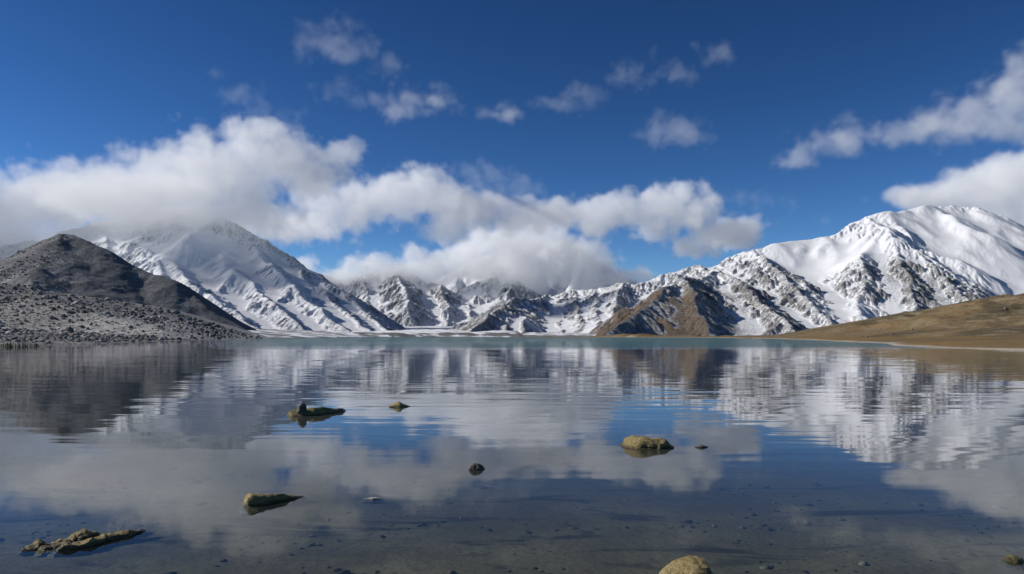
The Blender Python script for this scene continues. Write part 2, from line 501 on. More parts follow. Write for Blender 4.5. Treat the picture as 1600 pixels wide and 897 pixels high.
# --- dark hill on the left
X, Y = grid(-1500, -380, 1020, 1900, 2.6)
sky_h = L([(-250, 470, 1350), (-80, 432, 1420), (0, 406, 1450), (40, 390, 1500), (67, 376, 1500), (92, 364, 1500), (115, 366, 1500), (139, 375, 1490), (171, 391, 1480), (209, 414, 1470),
           (235, 426, 1460), (257, 430, 1450), (270, 437, 1440), (289, 451, 1430), (321, 475, 1400), (353, 497, 1380), (392, 519, 1350)])
hand = [L([(98, 364, 1500), (75, 400, 1400), (52, 440, 1280), (30, 472, 1150)]), L([(20, 398, 1470), (-20, 435, 1330), (-60, 470, 1200)])]
lines = [(wiggle(sky_h, rnd, .08, 1, .02), .64)]
for h in hand:
    w = wiggle(h, rnd, .08, 2, .02); lines.append((w, .52))
H = blur(network(X + fbm(X / 90, Y / 90, 3, 440) * 9, Y + fbm(X / 90, Y / 90, 3, 445) * 9, lines), 5)
amp = sstep(-5, 60, H)
H = H + amp * (4 * (ridged(X / 130, Y / 130, 4, 460) - .45) + 2.5 * fbm(X / 40, Y / 40, 4, 465) + .9 * (ridged(X / 20, Y / 20, 4, 466) - .45) + .6 * fbm(X / 7, Y / 7, 3, 470))
snow = snow_attr(X, Y, H, 2.6, 2.6, -.12, seed=43, nscale=40, namp=.3, k_h=.12, h1=200)
lit = np.clip(blobs(X, Y, H, [(30, 440, 1260, 130, .8), (0, 470, 1150, 130, .9), (40, 400, 1450, 90, .5)]), 0, 1)  # sunlit left flank: light painted in as paler rock and snow
HILL_XYH = (X, Y, H)
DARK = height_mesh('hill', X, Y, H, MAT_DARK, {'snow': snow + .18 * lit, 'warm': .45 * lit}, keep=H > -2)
tag(DARK, 'dark bare conical hill above the left shore', kind='structure')

# ------------------------------------------------------------------ valley floor, shores and lake bed
LAKE = [(-2500, 60), (-400, 100), (-200, 112), (-113, 128), (-92, 148), (-93, 178), (-120, 250), (-163, 415), (-200, 600), (-270, 1000), (-370, 2000), (-380, 2300), (-250, 2430), (-60, 2480),
        (150, 2470), (300, 2420), (360, 2100), (345, 1500), (270, 900), (160, 430), (95, 210), (72, 148), (62, 100), (75, 40), (120, -60), (-2500, -60)]
def lake_sd(X, Y):
    """distance to the shore line, positive on land"""
    d = np.full(X.shape, 1e9); ins = np.zeros(X.shape, bool)
    n = len(LAKE)
    for i in range(n):
        (ax, ay), (bx, by) = LAKE[i], LAKE[(i + 1) % n]
        dx, dy = bx - ax, by - ay
        t = np.clip(((X - ax) * dx + (Y - ay) * dy) / (dx * dx + dy * dy), 0, 1)
        d = np.minimum(d, np.hypot(X - ax - t * dx, Y - ay - t * dy))
        c = ((ay > Y) != (by > Y)) & (X < (bx - ax) * (Y - ay) / (by - ay + 1e-12) + ax)
        ins ^= c
    return np.where(ins, -d, d)

def ground_material():
    k = NT('valley_ground')
    pos = k.geo().outputs['Position']
    sn = k.attr('snow'); gr = k.attr('grass'); be = k.attr('beach')
    n1 = k.noise(pos, .02, 8, .62); n2 = k.noise(pos, .5, 6, .65); n3 = k.noise(k.mapping(pos, (.25, .25, 1)), .03, 5, .6)
    stone = k.mix(k.maprange(n2, .35, .65), C(.10, .10, .102), C(.24, .235, .23))
    grass = k.mix(k.maprange(n3, .35, .65), C(.17, .125, .068), C(.25, .16, .066))
    grass = k.mix(k.math('MULTIPLY', k.maprange(n2, .4, .7), .5), grass, C(.075, .06, .03))
    col = k.mix(gr, stone, grass)
    col = k.mix(k.maprange(k.math('ADD', sn, k.math('MULTIPLY', k.math('SUBTRACT', n1, .5), 1.6)), .4, .62), col, C(.78, .80, .83))
    col = k.mix(be, col, k.mix(n2, C(.25, .22, .17), C(.50, .46, .39)))
    b = k.n('ShaderNodeBump', ins={'Strength': .8, 'Distance': .5, 'Height': n2})
    bs = k.n('ShaderNodeBsdfPrincipled', ins={'Base Color': col, 'Roughness': .95, 'Normal': b.outputs[0], 'Specular IOR Level': .1})
    return k.done(bs.outputs[0])
MAT_GROUND = ground_material()

# fan-shaped sheet, finer near the lake head than at the horizon
rr = np.concatenate([np.geomspace(60, 700, 210), np.geomspace(710, 3200, 190), np.geomspace(3300, 40000, 60)])
aa = np.radians(np.linspace(-62, 62, 520))
A_, R_ = np.meshgrid(aa, rr)
X = R_ * np.sin(A_); Y = R_ * np.cos(A_)
sd = lake_sd(X, Y) + fbm(X / 60, Y / 60, 4, 500) * np.clip(R_ / 40, 1, 22)
far = sstep(2300, 3000, Y)
land = np.where(sd > 0, .9 * (1 - np.exp(-np.clip(sd, 0, 1e9) / 9)) + np.where(X > 30, .004 * np.clip(sd, 0, 600), .018 * np.clip(sd, 0, 600) * far + (1 - far) * (.075 * sstep(400, 640, R_) * np.clip(sd, 0, 260) + .003 * np.clip(sd, 0, 900))), 0)
land = land + np.clip(sd, 0, 40) / 40 * (1.2 * fbm(X / 35, Y / 35, 4, 505) + far * 7 * np.maximum(fbm(X / 130, Y / 130, 5, 510), -.15) + far * np.clip((Y - 2600) / 3400, 0, 1.3) * 70)
hump = sstep(.02, .38, fbm(X / 170, Y / 60, 4, 540)) * sstep(4, 30, sd) * (1 - sstep(60, 190, sd)) * sstep(2000, 2350, Y)
land = land + 9 * hump
depth = np.where(sd < 0, -np.minimum(9, .03 * -sd + .15), 0)
H = land + depth
right = sstep(0, 60, X) * (1 - sstep(2420, 2700, Y + (X - 300) * -.3 + 120 * fbm(X / 150, Y / 150, 3, 525)))
grass = np.clip(right, 0, 1)
beach = np.where((sd > -6), 1 - sstep(.4 + R_ * .003, 1.5 + R_ * .007, sd + (1 + R_ * .008) * fbm(X / 22, Y / 22, 4, 530)), 0) * right
snowg = .40 + far * .10 + .30 * fbm(X / 120, Y / 120, 5, 520) - right * 1.1
snowg = snowg - (1 - sstep(0, 4 + R_ * .002, sd)) * .4 - (1 - sstep(240, 430, R_)) * .35 + .12 * (X < 0) * sstep(500, 900, R_) - .55 * hump
GROUND = height_mesh('ground', X, Y, H, MAT_GROUND, {'snow': snowg, 'grass': grass, 'beach': beach})
tag(GROUND, 'snow-dusted stony valley floor and shores round the lake', kind='structure')

# --- rubble slope on the left shore
X, Y = grid(-620, -84, 118, 760, 1.9)
crest = L([(-300, 400, 720), (-120, 425, 680), (0, 452, 620), (60, 468, 560), (130, 485, 500), (185, 499, 460), (250, 513, 430), (312, 526, 415)])
H = network(X, Y, [(wiggle(crest, rnd, .08, 2, .01), .155)], -8)
H = np.maximum(H, .5 + .045 * np.clip(lake_sd(X, Y), 0, 180))
H = H + sstep(-1, 5, H) * (2.2 * fbm(X / 45, Y / 45, 4, 600) + .9 * ridged(X / 12, Y / 12, 3, 605)) - .3
H = np.minimum(H, (lake_sd(X, Y) + 2 * fbm(X / 14, Y / 14, 3, 610)) * .3)
MAT_RUBBLE = mountain_material('rubble_earth', C(.17, .165, .158), C(.30, .29, .278), C(.22, .20, .17), .22, snow=C(.42, .41, .40), speck=.75)
RUB_XYH = (X, Y, H)
RUBBLE = height_mesh('slope', X, Y, H, MAT_RUBBLE, {'snow': .12 + .2 * fbm(X / 20, Y / 20, 4, 615) + .45 * sstep(-300, -190, X) * sstep(330, 430, Y), 'warm': .3 + .5 * (1 - sstep(.2, 1.5, H))}, keep=H > -.6)
tag(RUBBLE, 'grey moraine slope strewn with boulders on the left shore', kind='structure')

# --- brown grass hill on the right
X, Y = grid(120, 1150, 170, 1250, 3.2)
crest = L([(1350, 524, 830), (1372, 516, 820), (1403, 505, 800), (1449, 490, 780), (1490, 483, 760), (1519, 470, 740), (1548, 464, 720), (1600, 460, 700), (1700, 452, 680), (1850, 440, 650), (2100, 430, 600)])
H = network(X, Y, [(wiggle(crest, rnd, .06, 2, .01), .155), (L([(1548, 464, 720), (1560, 492, 560), (1575, 516, 400)]), .13), (L([(1490, 483, 760), (1470, 505, 640), (1450, 520, 520)]), .13), (L([(1700, 452, 680), (1690, 490, 480), (1680, 520, 330)]), .13)], -8)
H = blur(H, 3) - 3 + sstep(1, 26, H) * (5 * fbm(X / 110, Y / 110, 4, 700) + 13 * (ridged(X / 95 + Y / 300, Y / 80, 5, 705) - .4) + 2.4 * fbm(X / 22, Y / 22, 4, 708) + .6 * fbm(X / 7, Y / 7, 2, 709))
H = np.minimum(H, (lake_sd(X, Y) - 12) * .2)
def grass_material():
    k = NT('brown_grass')
    pos = k.geo().outputs['Position']
    n1 = k.noise(pos, .012, 7, .6, .5); n2 = k.noise(pos, .25, 7, .68); n3 = k.noise(k.mapping(pos, (1, 1, 6)), .05, 6, .6)
    col = k.mix(k.maprange(n1, .40, .60), C(.10, .080, .052), C(.22, .152, .08))
    col = k.mix(k.maprange(n3, .47, .62), col, C(.215, .178, .112))
    col = k.mix(k.math('MULTIPLY', k.maprange(n2, .42, .68), .7), col, C(.095, .072, .04))
    b = k.n('ShaderNodeBump', ins={'Strength': .9, 'Distance': .9, 'Height': n2})
    bs = k.n('ShaderNodeBsdfPrincipled', ins={'Base Color': col, 'Roughness': .95, 'Normal': b.outputs[0], 'Specular IOR Level': .05})
    return k.done(bs.outputs[0])
MAT_GRASS = grass_material()
GRASS_XYH = (X, Y, H)
BROWN = height_mesh('hill', X, Y, H, MAT_GRASS, {}, keep=H > -.5)
tag(BROWN, 'rounded brown grass hill on the right shore', kind='structure')

# --- lake bed in front of the camera
X, Y = grid(-46, 50, -6, 84, .25)
bed_z = -(.045 + .0075 * np.clip(Y, 0, 12) + .02 * np.clip(Y - 12, 0, 100))
H = bed_z + .03 * fbm(X / 2.2, Y / 2.2, 5, 800) + .02 * ridged(X / .7, Y / .7, 3, 805) * sstep(-.1, .5, fbm(X / 4, Y / 4, 3, 810))
SHOALS = [(582, 780, .5), (1096, 699, .5), (622, 636, .9), (744, 733, .6), (1583, 876, .45), (1014, 699, .9), (425, 783, .8), (150, 848, .9), (70, 856, .6), (494, 647, 1.3), (1067, 911, .6)]
for qx, qy, qr in SHOALS:
    wx_, wy_ = on_water(qx, qy)
    H = np.maximum(H, -.035 - .10 * ((X - wx_) ** 2 + (Y - wy_) ** 2) / qr ** 2 + .012 * fbm(X / .35, Y / .35, 3, 815))
H = np.minimum(H, -.022)
def bed_z_at(x, y): return -(.045 + .0075 * min(max(y, 0), 12) + .02 * max(y - 12, 0))
def bed_material():
    k = NT('lake_bed_silt')
    pos = k.geo().outputs['Position']
    n1 = k.noise(pos, .7, 7, .6, .4); n2 = k.noise(pos, 7., 6, .65); n3 = k.noise(k.mapping(pos, (.5, 1.6, 1)), 1.1, 6, .62, 1.0)
    col = k.mix(k.maprange(n1, .35, .65), C(.125, .105, .075), C(.20, .172, .118))
    col = k.mix(k.maprange(n3, .53, .64), col, C(.045, .042, .036))
    vo = k.n('ShaderNodeTexVoronoi', ins={'Vector': pos, 'Scale': 9.0}).outputs['Distance']
    col = k.mix(k.math('MULTIPLY', k.maprange(vo, .12, .3, 1., 0.), k.maprange(n1, .45, .6)), col, C(.06, .055, .045))
    col = k.mix(k.math('MULTIPLY', n2, .5), col, C(.07, .065, .055))
    b = k.n('ShaderNodeBump', ins={'Strength': .6, 'Distance': .04, 'Height': n2})
    bs = k.n('ShaderNodeBsdfPrincipled', ins={'Base Color': col, 'Roughness': 1.0, 'Normal': b.outputs[0], 'Specular IOR Level': 0.})
    return k.done(bs.outputs[0])
BED = height_mesh('lake_bed', X, Y, H, bed_material())
tag(BED, 'dark silty lake bed seen through the shallow water in front', kind='structure')

# ------------------------------------------------------------------ water
def water_material():
    k = NT('lake_water')
    pos = k.geo().outputs['Position']
    sep = k.n('ShaderNodeSeparateXYZ', ins={0: pos}); px, py = sep.outputs[0], sep.outputs[1]
    dist = k.n('ShaderNodeVectorMath', operation='LENGTH', ins={0: pos}).outputs['Value']
    big = k.noise(k.mapping(pos, (.02, .06, 1)), 1.0, 4, .6)
    def slopes(sx, sy, scale, detail, rot=0.):
        nd = k.n('ShaderNodeTexNoise', ins={'Vector': k.mapping(pos, (sx, sy, 1), (0, 0, rot)), 'Scale': scale, 'Detail': detail, 'Roughness': .5})
        v = k.n('ShaderNodeVectorMath', operation='SUBTRACT', ins={0: nd.outputs['Color'], 1: (.5, .5, .5)})
        return v.outputs[0]
    # long low wavelets across the view, finer ripples, and a breeze that ruffles the far water
    calm = k.maprange(py, 5, 22, .25, 1.0)
    patch = k.maprange(big, .3, .7, .35, 1.3)
    a1 = k.math('MULTIPLY', calm, patch)
    ruff = k.maprange(k.math('ADD', py, k.math('MULTIPLY', k.math('SUBTRACT', big, .5), 60)), 95, 150)
    side = k.maprange(k.math('DIVIDE', px, py), -.42, -.26)
    ruff = k.math('MULTIPLY', ruff, side)
    s1 = k.n('ShaderNodeVectorMath', operation='MULTIPLY', ins={0: slopes(.34, 2.6, 1.0, 2, .03), 1: (.007, .056, 0)})
    s1b = k.n('ShaderNodeVectorMath', operation='SCALE', ins={0: s1.outputs[0], 'Scale': a1})
    s2 = k.n('ShaderNodeVectorMath', operation='MULTIPLY', ins={0: slopes(.8, 1.6, 2.0, 4, .3), 1: (.9, 1.9, 0)})
    s2b = k.n('ShaderNodeVectorMath', operation='SCALE', ins={0: s2.outputs[0], 'Scale': ruff})
    nv = k.n('ShaderNodeVectorMath', operation='ADD', ins={0: s1b.outputs[0], 1: s2b.outputs[0]})
    nv = k.n('ShaderNodeVectorMath', operation='ADD', ins={0: nv.outputs[0], 1: (0, 0, 1)})
    nrm = k.n('ShaderNodeVectorMath', operation='NORMALIZE', ins={0: nv.outputs[0]}).outputs[0]
    cosv = k.math('ABSOLUTE', k.n('ShaderNodeVectorMath', operation='DOT_PRODUCT', ins={0: nrm, 1: k.geo().outputs['Incoming']}).outputs['Value'])
    fr = k.math('ADD', k.math('MULTIPLY', k.math('POWER', k.math('SUBTRACT', 1.0, cosv, clamp=True), k.math('ADD', 5.0, k.math('MULTIPLY', cosv, 12.0))), .977), .023, clamp=True)
    fr = k.math('MULTIPLY', fr, k.math('SUBTRACT', 1.0, k.math('MULTIPLY', ruff, .42)))
    gl = k.n('ShaderNodeBsdfGlossy', ins={'Color': C(.97, .98, 1), 'Roughness': .03, 'Normal': nrm})
    tr = k.n('ShaderNodeBsdfTransparent', ins={'Color': C(.80, .87, .84)})
    deep = k.n('ShaderNodeBsdfDiffuse', ins={'Color': k.mix(ruff, C(.048, .052, .044), C(.058, .125, .125))})
    body = k.n('ShaderNodeMixShader', ins={0: k.maprange(py, 4, 17, .04, 1.0), 1: tr.outputs[0], 2: deep.outputs[0]})
    mx = k.n('ShaderNodeMixShader', ins={0: fr, 1: body.outputs[0], 2: gl.outputs[0]})
    return k.done(mx.outputs[0])
MAT_WATER = water_material()
WATER = raw_mesh('water', [(-3000, -60, 0), (3000, -60, 0), (3000, 3000, 0), (-3000, 3000, 0)], [(0, 1, 2, 3)], MAT_WATER)
tag(WATER, 'calm mountain lake mirroring the peaks and clouds', kind='structure')

# ------------------------------------------------------------------ stones on the left moraine
T = (1 + 5 ** .5) / 2
ICO_V = np.array([(-1, T, 0), (1, T, 0), (-1, -T, 0), (1, -T, 0), (0, -1, T), (0, 1, T), (0, -1, -T), (0, 1, -T), (T, 0, -1), (T, 0, 1), (-T, 0, -1), (-T, 0, 1)]) / math.hypot(1, T)
ICO_F = np.array([(0, 11, 5), (0, 5, 1), (0, 1, 7), (0, 7, 10), (0, 10, 11), (1, 5, 9), (5, 11, 4), (11, 10, 2), (10, 7, 6), (7, 1, 8), (3, 9, 4), (3, 4, 2), (3, 2, 6), (3, 6, 8), (3, 8, 9), (4, 9, 5), (2, 4, 11), (6, 2, 10), (8, 6, 7), (9, 8, 1)])

def stone_material(name, dark, light, pale):
    k = NT(name)
    pos = k.geo().outputs['Position']
    tone = k.attr('tone')
    n = k.noise(pos, 3.0, 5, .65)
    col = k.mix(tone, dark, light)
    col = k.mix(k.maprange(tone, .82, .95), col, pale)
    col = k.mix(k.math('MULTIPLY', k.maprange(n, .4, .7), .5), col, C(*(c * .5 for c in dark[:3])))
    bs = k.n('ShaderNodeBsdfPrincipled', ins={'Base Color': col, 'Roughness': .95, 'Specular IOR Level': .1})
    return k.done(bs.outputs[0])
MAT_STONE = stone_material('moraine_stone', C(.105, .10, .094), C(.27, .257, .238), C(.47, .445, .41))
MAT_BEDSTONE = stone_material('drowned_stone', C(.04, .038, .032), C(.12, .11, .08), C(.22, .20, .145))

def scatter(name, xyz, sizes, mat, seed, flat=.7, sink=.25):
    """loose angular stones, every one of its own shape and tilt, as one mass"""
    r = np.random.RandomState(seed); n = len(xyz)
    v = ICO_V[None] * (1 + r.uniform(-.32, .32, (n, 12, 1)))
    sc = np.stack([r.uniform(.7, 1.35, n), r.uniform(.7, 1.35, n), r.uniform(.5, 1.0, n) * flat / .7], -1)
    v = v * sc[:, None] * sizes[:, None, None] * .5
    a = r.uniform(0, 6.283, n); ca, sa = np.cos(a)[:, None], np.sin(a)[:, None]
    v = np.stack([v[..., 0] * ca - v[..., 1] * sa, v[..., 0] * sa + v[..., 1] * ca, v[..., 2]], -1)
    t = r.uniform(-.4, .4, n)[:, None]
    v = np.stack([v[..., 0] * np.cos(t) - v[..., 2] * np.sin(t), v[..., 1], v[..., 0] * np.sin(t) + v[..., 2] * np.cos(t)], -1)
    v = v + xyz[:, None]
    v[..., 2] += (.5 - sink) * .5 * sizes[:, None]
    f = (ICO_F[None] + 12 * np.arange(n)[:, None, None]).reshape(-1, 3)
    me = bpy.data.meshes.new(name)
    me.vertices.add(n * 12); me.vertices.foreach_set('co', v.astype(np.float32).ravel())
    me.loops.add(f.size); me.loops.foreach_set('vertex_index', f.astype(np.int32).ravel())
    me.polygons.add(len(f)); me.polygons.foreach_set('loop_start', np.arange(0, f.size, 3, dtype=np.int32)); me.polygons.foreach_set('loop_total', np.full(len(f), 3, np.int32))
    me.update(calc_edges=True)
    at = me.attributes.new('tone', 'FLOAT', 'POINT'); at.data.foreach_set('value', np.repeat(r.rand(n), 12).astype(np.float32))
    me.materials.append(mat)
    ob = bpy.data.objects.new(name, me); S.collection.objects.link(ob)
    return ob

def sample_h(XYH, x, y):
    X, Y, H = XYH
    cx = X[0, 1] - X[0, 0]; cy = Y[1, 0] - Y[0, 0]
    i = np.clip(((x - X[0, 0]) / cx), 0, H.shape[1] - 1.01); j = np.clip(((y - Y[0, 0]) / cy), 0, H.shape[0] - 1.01)
    ii = i.astype(int); jj = j.astype(int); u = i - ii; v = j - jj
    return H[jj, ii] * (1 - u) * (1 - v) + H[jj, ii + 1] * u * (1 - v) + H[jj + 1, ii] * (1 - u) * v + H[jj + 1, ii + 1] * u * v

r = np.random.RandomState(21)
# even in view angle and log distance, so that the near shore is not bare
n = 31000
Yr = np.where(r.rand(n) < .5, np.exp(r.uniform(math.log(122), math.log(330), n)), r.uniform(300, 680, n)); Xr = (r.uniform(-60, 500, n) - 800) / F * Yr
Zr = sample_h(RUB_XYH, Xr, Yr)
dn = fbm(Xr / 30, Yr / 30, 3, 900)
ok = (Zr > .12) & (dn > -.45) & (Xr > -615)
Xr, Yr, Zr = Xr[ok], Yr[ok], Zr[ok]
sz = np.clip(.34 * r.pareto(2.0, len(Xr)) + .24, .24, 2.0) * (Yr / 230) ** 1.1 * .56 * (.75 + .9 * sstep(-.2, .4, fbm(Xr / 16, Yr / 16, 3, 907)))
big = np.argsort(-(sz / Yr))[:36]
mask = np.ones(len(Xr), bool); mask[big] = False
st = scatter('stones', np.stack([Xr, Yr, Zr], -1)[mask], sz[mask], MAT_STONE, 31)
tag(st, 'grey angular stones covering the moraine slope on the left shore', kind='stuff')
for i in big:
    b = scatter('boulder', np.zeros((1, 3)), np.array([sz[i]]), MAT_STONE, 400 + int(i))
    b.location = (Xr[i], Yr[i], Zr[i])
    tag(b, 'grey boulder among the stones of the left moraine slope', 'boulder', group='boulders on the left moraine')

n = 3500
Yr = r.uniform(1030, 1500, n); Xr = (r.uniform(-60, 110, n) - 800) / F * Yr
Zr = sample_h(HILL_XYH, Xr, Yr); ok = (Zr > 1) & (fbm(Xr / 60, Yr / 60, 3, 905) > -.15)
st = scatter('stones', np.stack([Xr, Yr, Zr], -1)[ok], np.clip(1.2 * r.pareto(2.6, ok.sum()) + 1.0, 1, 6), MAT_STONE, 33)
tag(st, 'pale boulders scattered over the sunlit flank of the dark hill', kind='stuff')

n = 900
Yr = r.uniform(230, 760, n); Xr = (r.uniform(1330, 1640, n) - 800) / F * Yr
Zr = sample_h(GRASS_XYH, Xr, Yr); ok = (Zr > .6) & (fbm(Xr / 50, Yr / 50, 3, 906) > .05)
st = scatter('stones', np.stack([Xr, Yr, Zr], -1)[ok], np.clip(.35 * r.pareto(2.4, ok.sum()) + .3, .3, 2.2), MAT_STONE, 34)
tag(st, 'small stones strewn over the brown grass hill on the right', kind='stuff')

# reeds at the far left water edge
n = 500
xs = r.uniform(-100, -80, n); ys = 128 + r.uniform(-3, 9, n)
zs = np.maximum(sample_h(RUB_XYH, xs, ys), -.1)
V = []; Fc = []
for x, y, z in zip(xs, ys, zs):
    if z > .9: continue
    h = r.uniform(.4, 1.1); a = r.uniform(0, 6.28); w = .05
    dx, dy = math.cos(a) * w, math.sin(a) * w; lx, ly = r.uniform(-.25, .25, 2)
    i = len(V); V += [(x - dx, y - dy, z - .1), (x + dx, y + dy, z - .1), (x + dx * .7 + lx * .4, y + dy * .7 + ly * .4, z + h * .6), (x - dx * .7 + lx * .4, y - dy * .7 + ly * .4, z + h * .6), (x + lx, y + ly, z + h)]
    Fc += [(i, i + 1, i + 2, i + 3), (i + 3, i + 2, i + 4)]
k = NT('reed'); bs = k.n('ShaderNodeBsdfPrincipled', ins={'Base Color': C(.09, .09, .03), 'Roughness': .9})
reed = raw_mesh('grass', V, Fc, k.done(bs.outputs[0]))
tag(reed, 'olive grass tufts at the waterline on the far left', kind='stuff')

# ------------------------------------------------------------------ rocks standing in the lake
def wet_rock_material(name, base, light, tint, wet=.03):
    k = NT(name)
    geo = k.geo(); pos = geo.outputs['Position']
    z = k.n('ShaderNodeSeparateXYZ', ins={0: pos}).outputs[2]
    n1 = k.noise(pos, 6., 6, .6, .3); n2 = k.noise(pos, 38., 6, .65); n3 = k.noise(k.mapping(pos, (1, 1, 3)), 14., 5, .6)
    col = k.mix(k.maprange(n1, .35, .65), base, light)
    col = k.mix(k.maprange(n3, .52, .66), col, tint)
    col = k.mix(k.math('MULTIPLY', k.maprange(n2, .5, .72), .6), col, C(*(c * .35 for c in base[:3])))
    w = k.maprange(k.math('ADD', z, k.math('MULTIPLY', k.math('SUBTRACT', n1, .5), .05)), wet * .3, wet, 1., 0.)   # soaked stone just above the water
    col = k.mix(k.math('MULTIPLY', w, .72), col, C(*(c * .16 for c in base[:3])))
    under = k.maprange(k.math('ADD', z, k.math('MULTIPLY', n1, .02)), -.035, .004, 1., 0.)      # silt on the drowned part
    col = k.mix(under, col, k.mix(n1, C(.075, .066, .047), C(.13, .112, .078)))
    b = k.n('ShaderNodeBump', ins={'Strength': .9, 'Distance': .022, 'Height': n2})
    b = k.n('ShaderNodeBump', ins={'Strength': .8, 'Distance': .05, 'Height': n3, 'Normal': b.outputs[0]})
    rough = k.maprange(w, 0, 1, .85, .35)
    bs = k.n('ShaderNodeBsdfPrincipled', ins={'Base Color': col, 'Roughness': rough, 'Normal': b.outputs[0], 'Specular IOR Level': .3})
    return k.done(bs.outputs[0])
MAT_GOLD = wet_rock_material('golden_rock', C(.22, .165, .07), C(.34, .27, .125), C(.20, .155, .055), .045)
MAT_OLIVE = wet_rock_material('olive_rock', C(.15, .13, .052), C(.26, .22, .095), C(.12, .11, .04), .05)
MAT_BLACK = wet_rock_material('dark_rock', C(.055, .05, .042), C(.12, .105, .085), C(.25, .23, .2), .02)
MAT_PALE = wet_rock_material('pale_rock', C(.28, .27, .25), C(.5, .49, .46), C(.3, .28, .25), .004)

def interp(tab, t):
    xs, ys = zip(*tab)
    return float(np.interp(t, xs, ys))

def body(length, top, half, seed, rough=.08, cuts=5, below=.35, base_drop=None, ns=56, nr=30, squash=2.6, flare=1.6):
    """a rock swept along x: top = [(t, height)], half = [(t, half depth)], t from 0 to 1; chipped flat by random planes"""
    r = random.Random(seed)
    V = []
    for i in range(ns + 1):
        t = i / ns
        e = max(.0, 1 - abs(2 * t - 1) ** 9) ** .5      # close the ends
        h = interp(top, t); d = interp(half, t) * (.15 + .85 * e)
        for j in range(nr):
            a = 2 * math.pi * j / nr
            c, s_ = math.cos(a), math.sin(a)
            rr_ = (abs(c) ** squash + abs(s_) ** squash) ** (-1 / squash)
            y = c * rr_ * d
            z = s_ * rr_
            if z > 0: z = z * h * (.55 + .45 * e)
            else:
                y *= 1 + flare * z * z; z = z * below
            V.append([(t - .5) * length * (1 + .45 * max(-s_, 0) ** 2), y, z])
    V = np.array(V)
    size = max(np.ptp(V[:, 1]), .02)
    sc = 1.0 / max(size, length * .35)
    k_ = rough * size
    D = np.zeros(V.shape)
    for fq, am in ((2.2, 1.0), (5.5, .55), (13., .28)):
        x, y, z = V[:, 0] * sc * fq, V[:, 1] * sc * fq, V[:, 2] * sc * fq
        D += am * np.stack([perlin(y + .7 * z, z - .4 * x, seed + 1), perlin(x + .6 * z, z + .3 * y, seed + 2), perlin(x - .3 * z, y + .5 * z, seed + 3)], -1)
    V = V + D * k_ * (1, 1, .7)
    cen = V.mean(0)
    for c in range(cuts):
        a = r.uniform(0, 6.283); el = r.uniform(.0, 1.1)
        nv = np.array([math.cos(a) * math.cos(el) * .8, math.sin(a) * math.cos(el), math.sin(el)]); nv /= np.linalg.norm(nv)
        d = (V - cen) @ nv
        lim = np.quantile(d, r.uniform(.86, .95))
        ex = np.maximum(d - lim, 0) * .85
        V -= ex[:, None] * nv
    Fc = []
    for i in range(ns):
        for j in range(nr):
            a = i * nr + j; b = i * nr + (j + 1) % nr
            Fc.append((a, b, b + nr, a + nr))
    Fc.append(tuple(range(nr))[::-1]); Fc.append(tuple(ns * nr + j for j in range(nr)))
    return V, Fc

def place(V, ang, loc, tilt=0.0):
    ct, st_ = math.cos(tilt), math.sin(tilt)
    V = np.stack([V[:, 0] * ct - V[:, 2] * st_, V[:, 1], V[:, 0] * st_ + V[:, 2] * ct], -1)
    c, s_ = math.cos(ang), math.sin(ang)
    return np.stack([V[:, 0] * c - V[:, 1] * s_ + loc[0], V[:, 0] * s_ + V[:, 1] * c + loc[1], V[:, 2] + loc[2]], -1)

def rock(label, a, b, top, half, mat, seed, name='rock', extra=(), z=0.0, **kw):
    """a, b = photo pixels of the waterline at its left and right end; heights and depths in photo pixels"""
    A = on_water(*a); B = on_water(*b)
    cx, cy = (A[0] + B[0]) / 2, (A[1] + B[1]) / 2
    m = cy / F
    kw.setdefault('below', .06)
    V, Fc = body(math.dist(A, B), [(t, h * m) for t, h in top], [(t, h * m) for t, h in half], seed, **kw)
    V = place(V, math.atan2(B[1] - A[1], B[0] - A[0]), (0, 0, z))
    for (ea, eb, et, eh, es) in extra:
        A2 = on_water(*ea); B2 = on_water(*eb)
        V2, F2 = body(math.dist(A2, B2), [(t, h * m) for t, h in et], [(t, h * m) for t, h in eh], es, **kw)
        V2 = place(V2, math.atan2(B2[1] - A2[1], B2[0] - A2[0]), ((A2[0] + B2[0]) / 2 - cx, (A2[1] + B2[1]) / 2 - cy, z))
        Fc = Fc + [tuple(i + len(V) for i in f) for f in F2]
        V = np.concatenate([V, V2])
    ob = raw_mesh(name, V, Fc, mat, smooth=False)
    me = ob.data
    me.polygons.foreach_set('use_smooth', np.ones(len(me.polygons), bool))
    me.set_sharp_from_angle(angle=math.radians(32))
    ob.location = (cx, cy, 0)
    tag(ob, label, 'rock')
    return ob

rock('large rounded golden-brown rock with a dark right end, in the water right of centre', (974, 696), (1054, 700),
     [(0, 12), (.05, 14), (.2, 16), (.4, 15), (.6, 13), (.8, 10), (.83, 7), (1, 5)], [(0, 18), (.1, 24), (.5, 26), (.79, 22), (.83, 11), (1, 9)], MAT_GOLD, 3, cuts=2, rough=.055, squash=5)
rock('small dark sliver of rock just right of the large rounded golden-brown rock', (1085, 699), (1107, 699),
     [(0, 1), (.5, 4), (1, .5)], [(0, 3), (.5, 7), (1, 2)], MAT_BLACK, 4, rough=.04, below=.03)
rock('long flat olive rock that carries a dark upright stone', (450, 651), (538, 642),
     [(0, 6), (.15, 9), (.35, 10), (.6, 8), (.85, 5), (1, 1)], [(0, 12), (.3, 20), (.7, 14), (1, 3)], MAT_OLIVE, 5, rough=.06)
up = rock('small dark upright stone standing on the long flat olive rock', (464, 650), (479, 649),
     [(0, 8), (.3, 19), (.6, 24), (.85, 18), (1, 9)], [(0, 5), (.5, 8), (1, 5)], MAT_BLACK, 6, name='stone', rough=.06, below=.02, z=0.0)
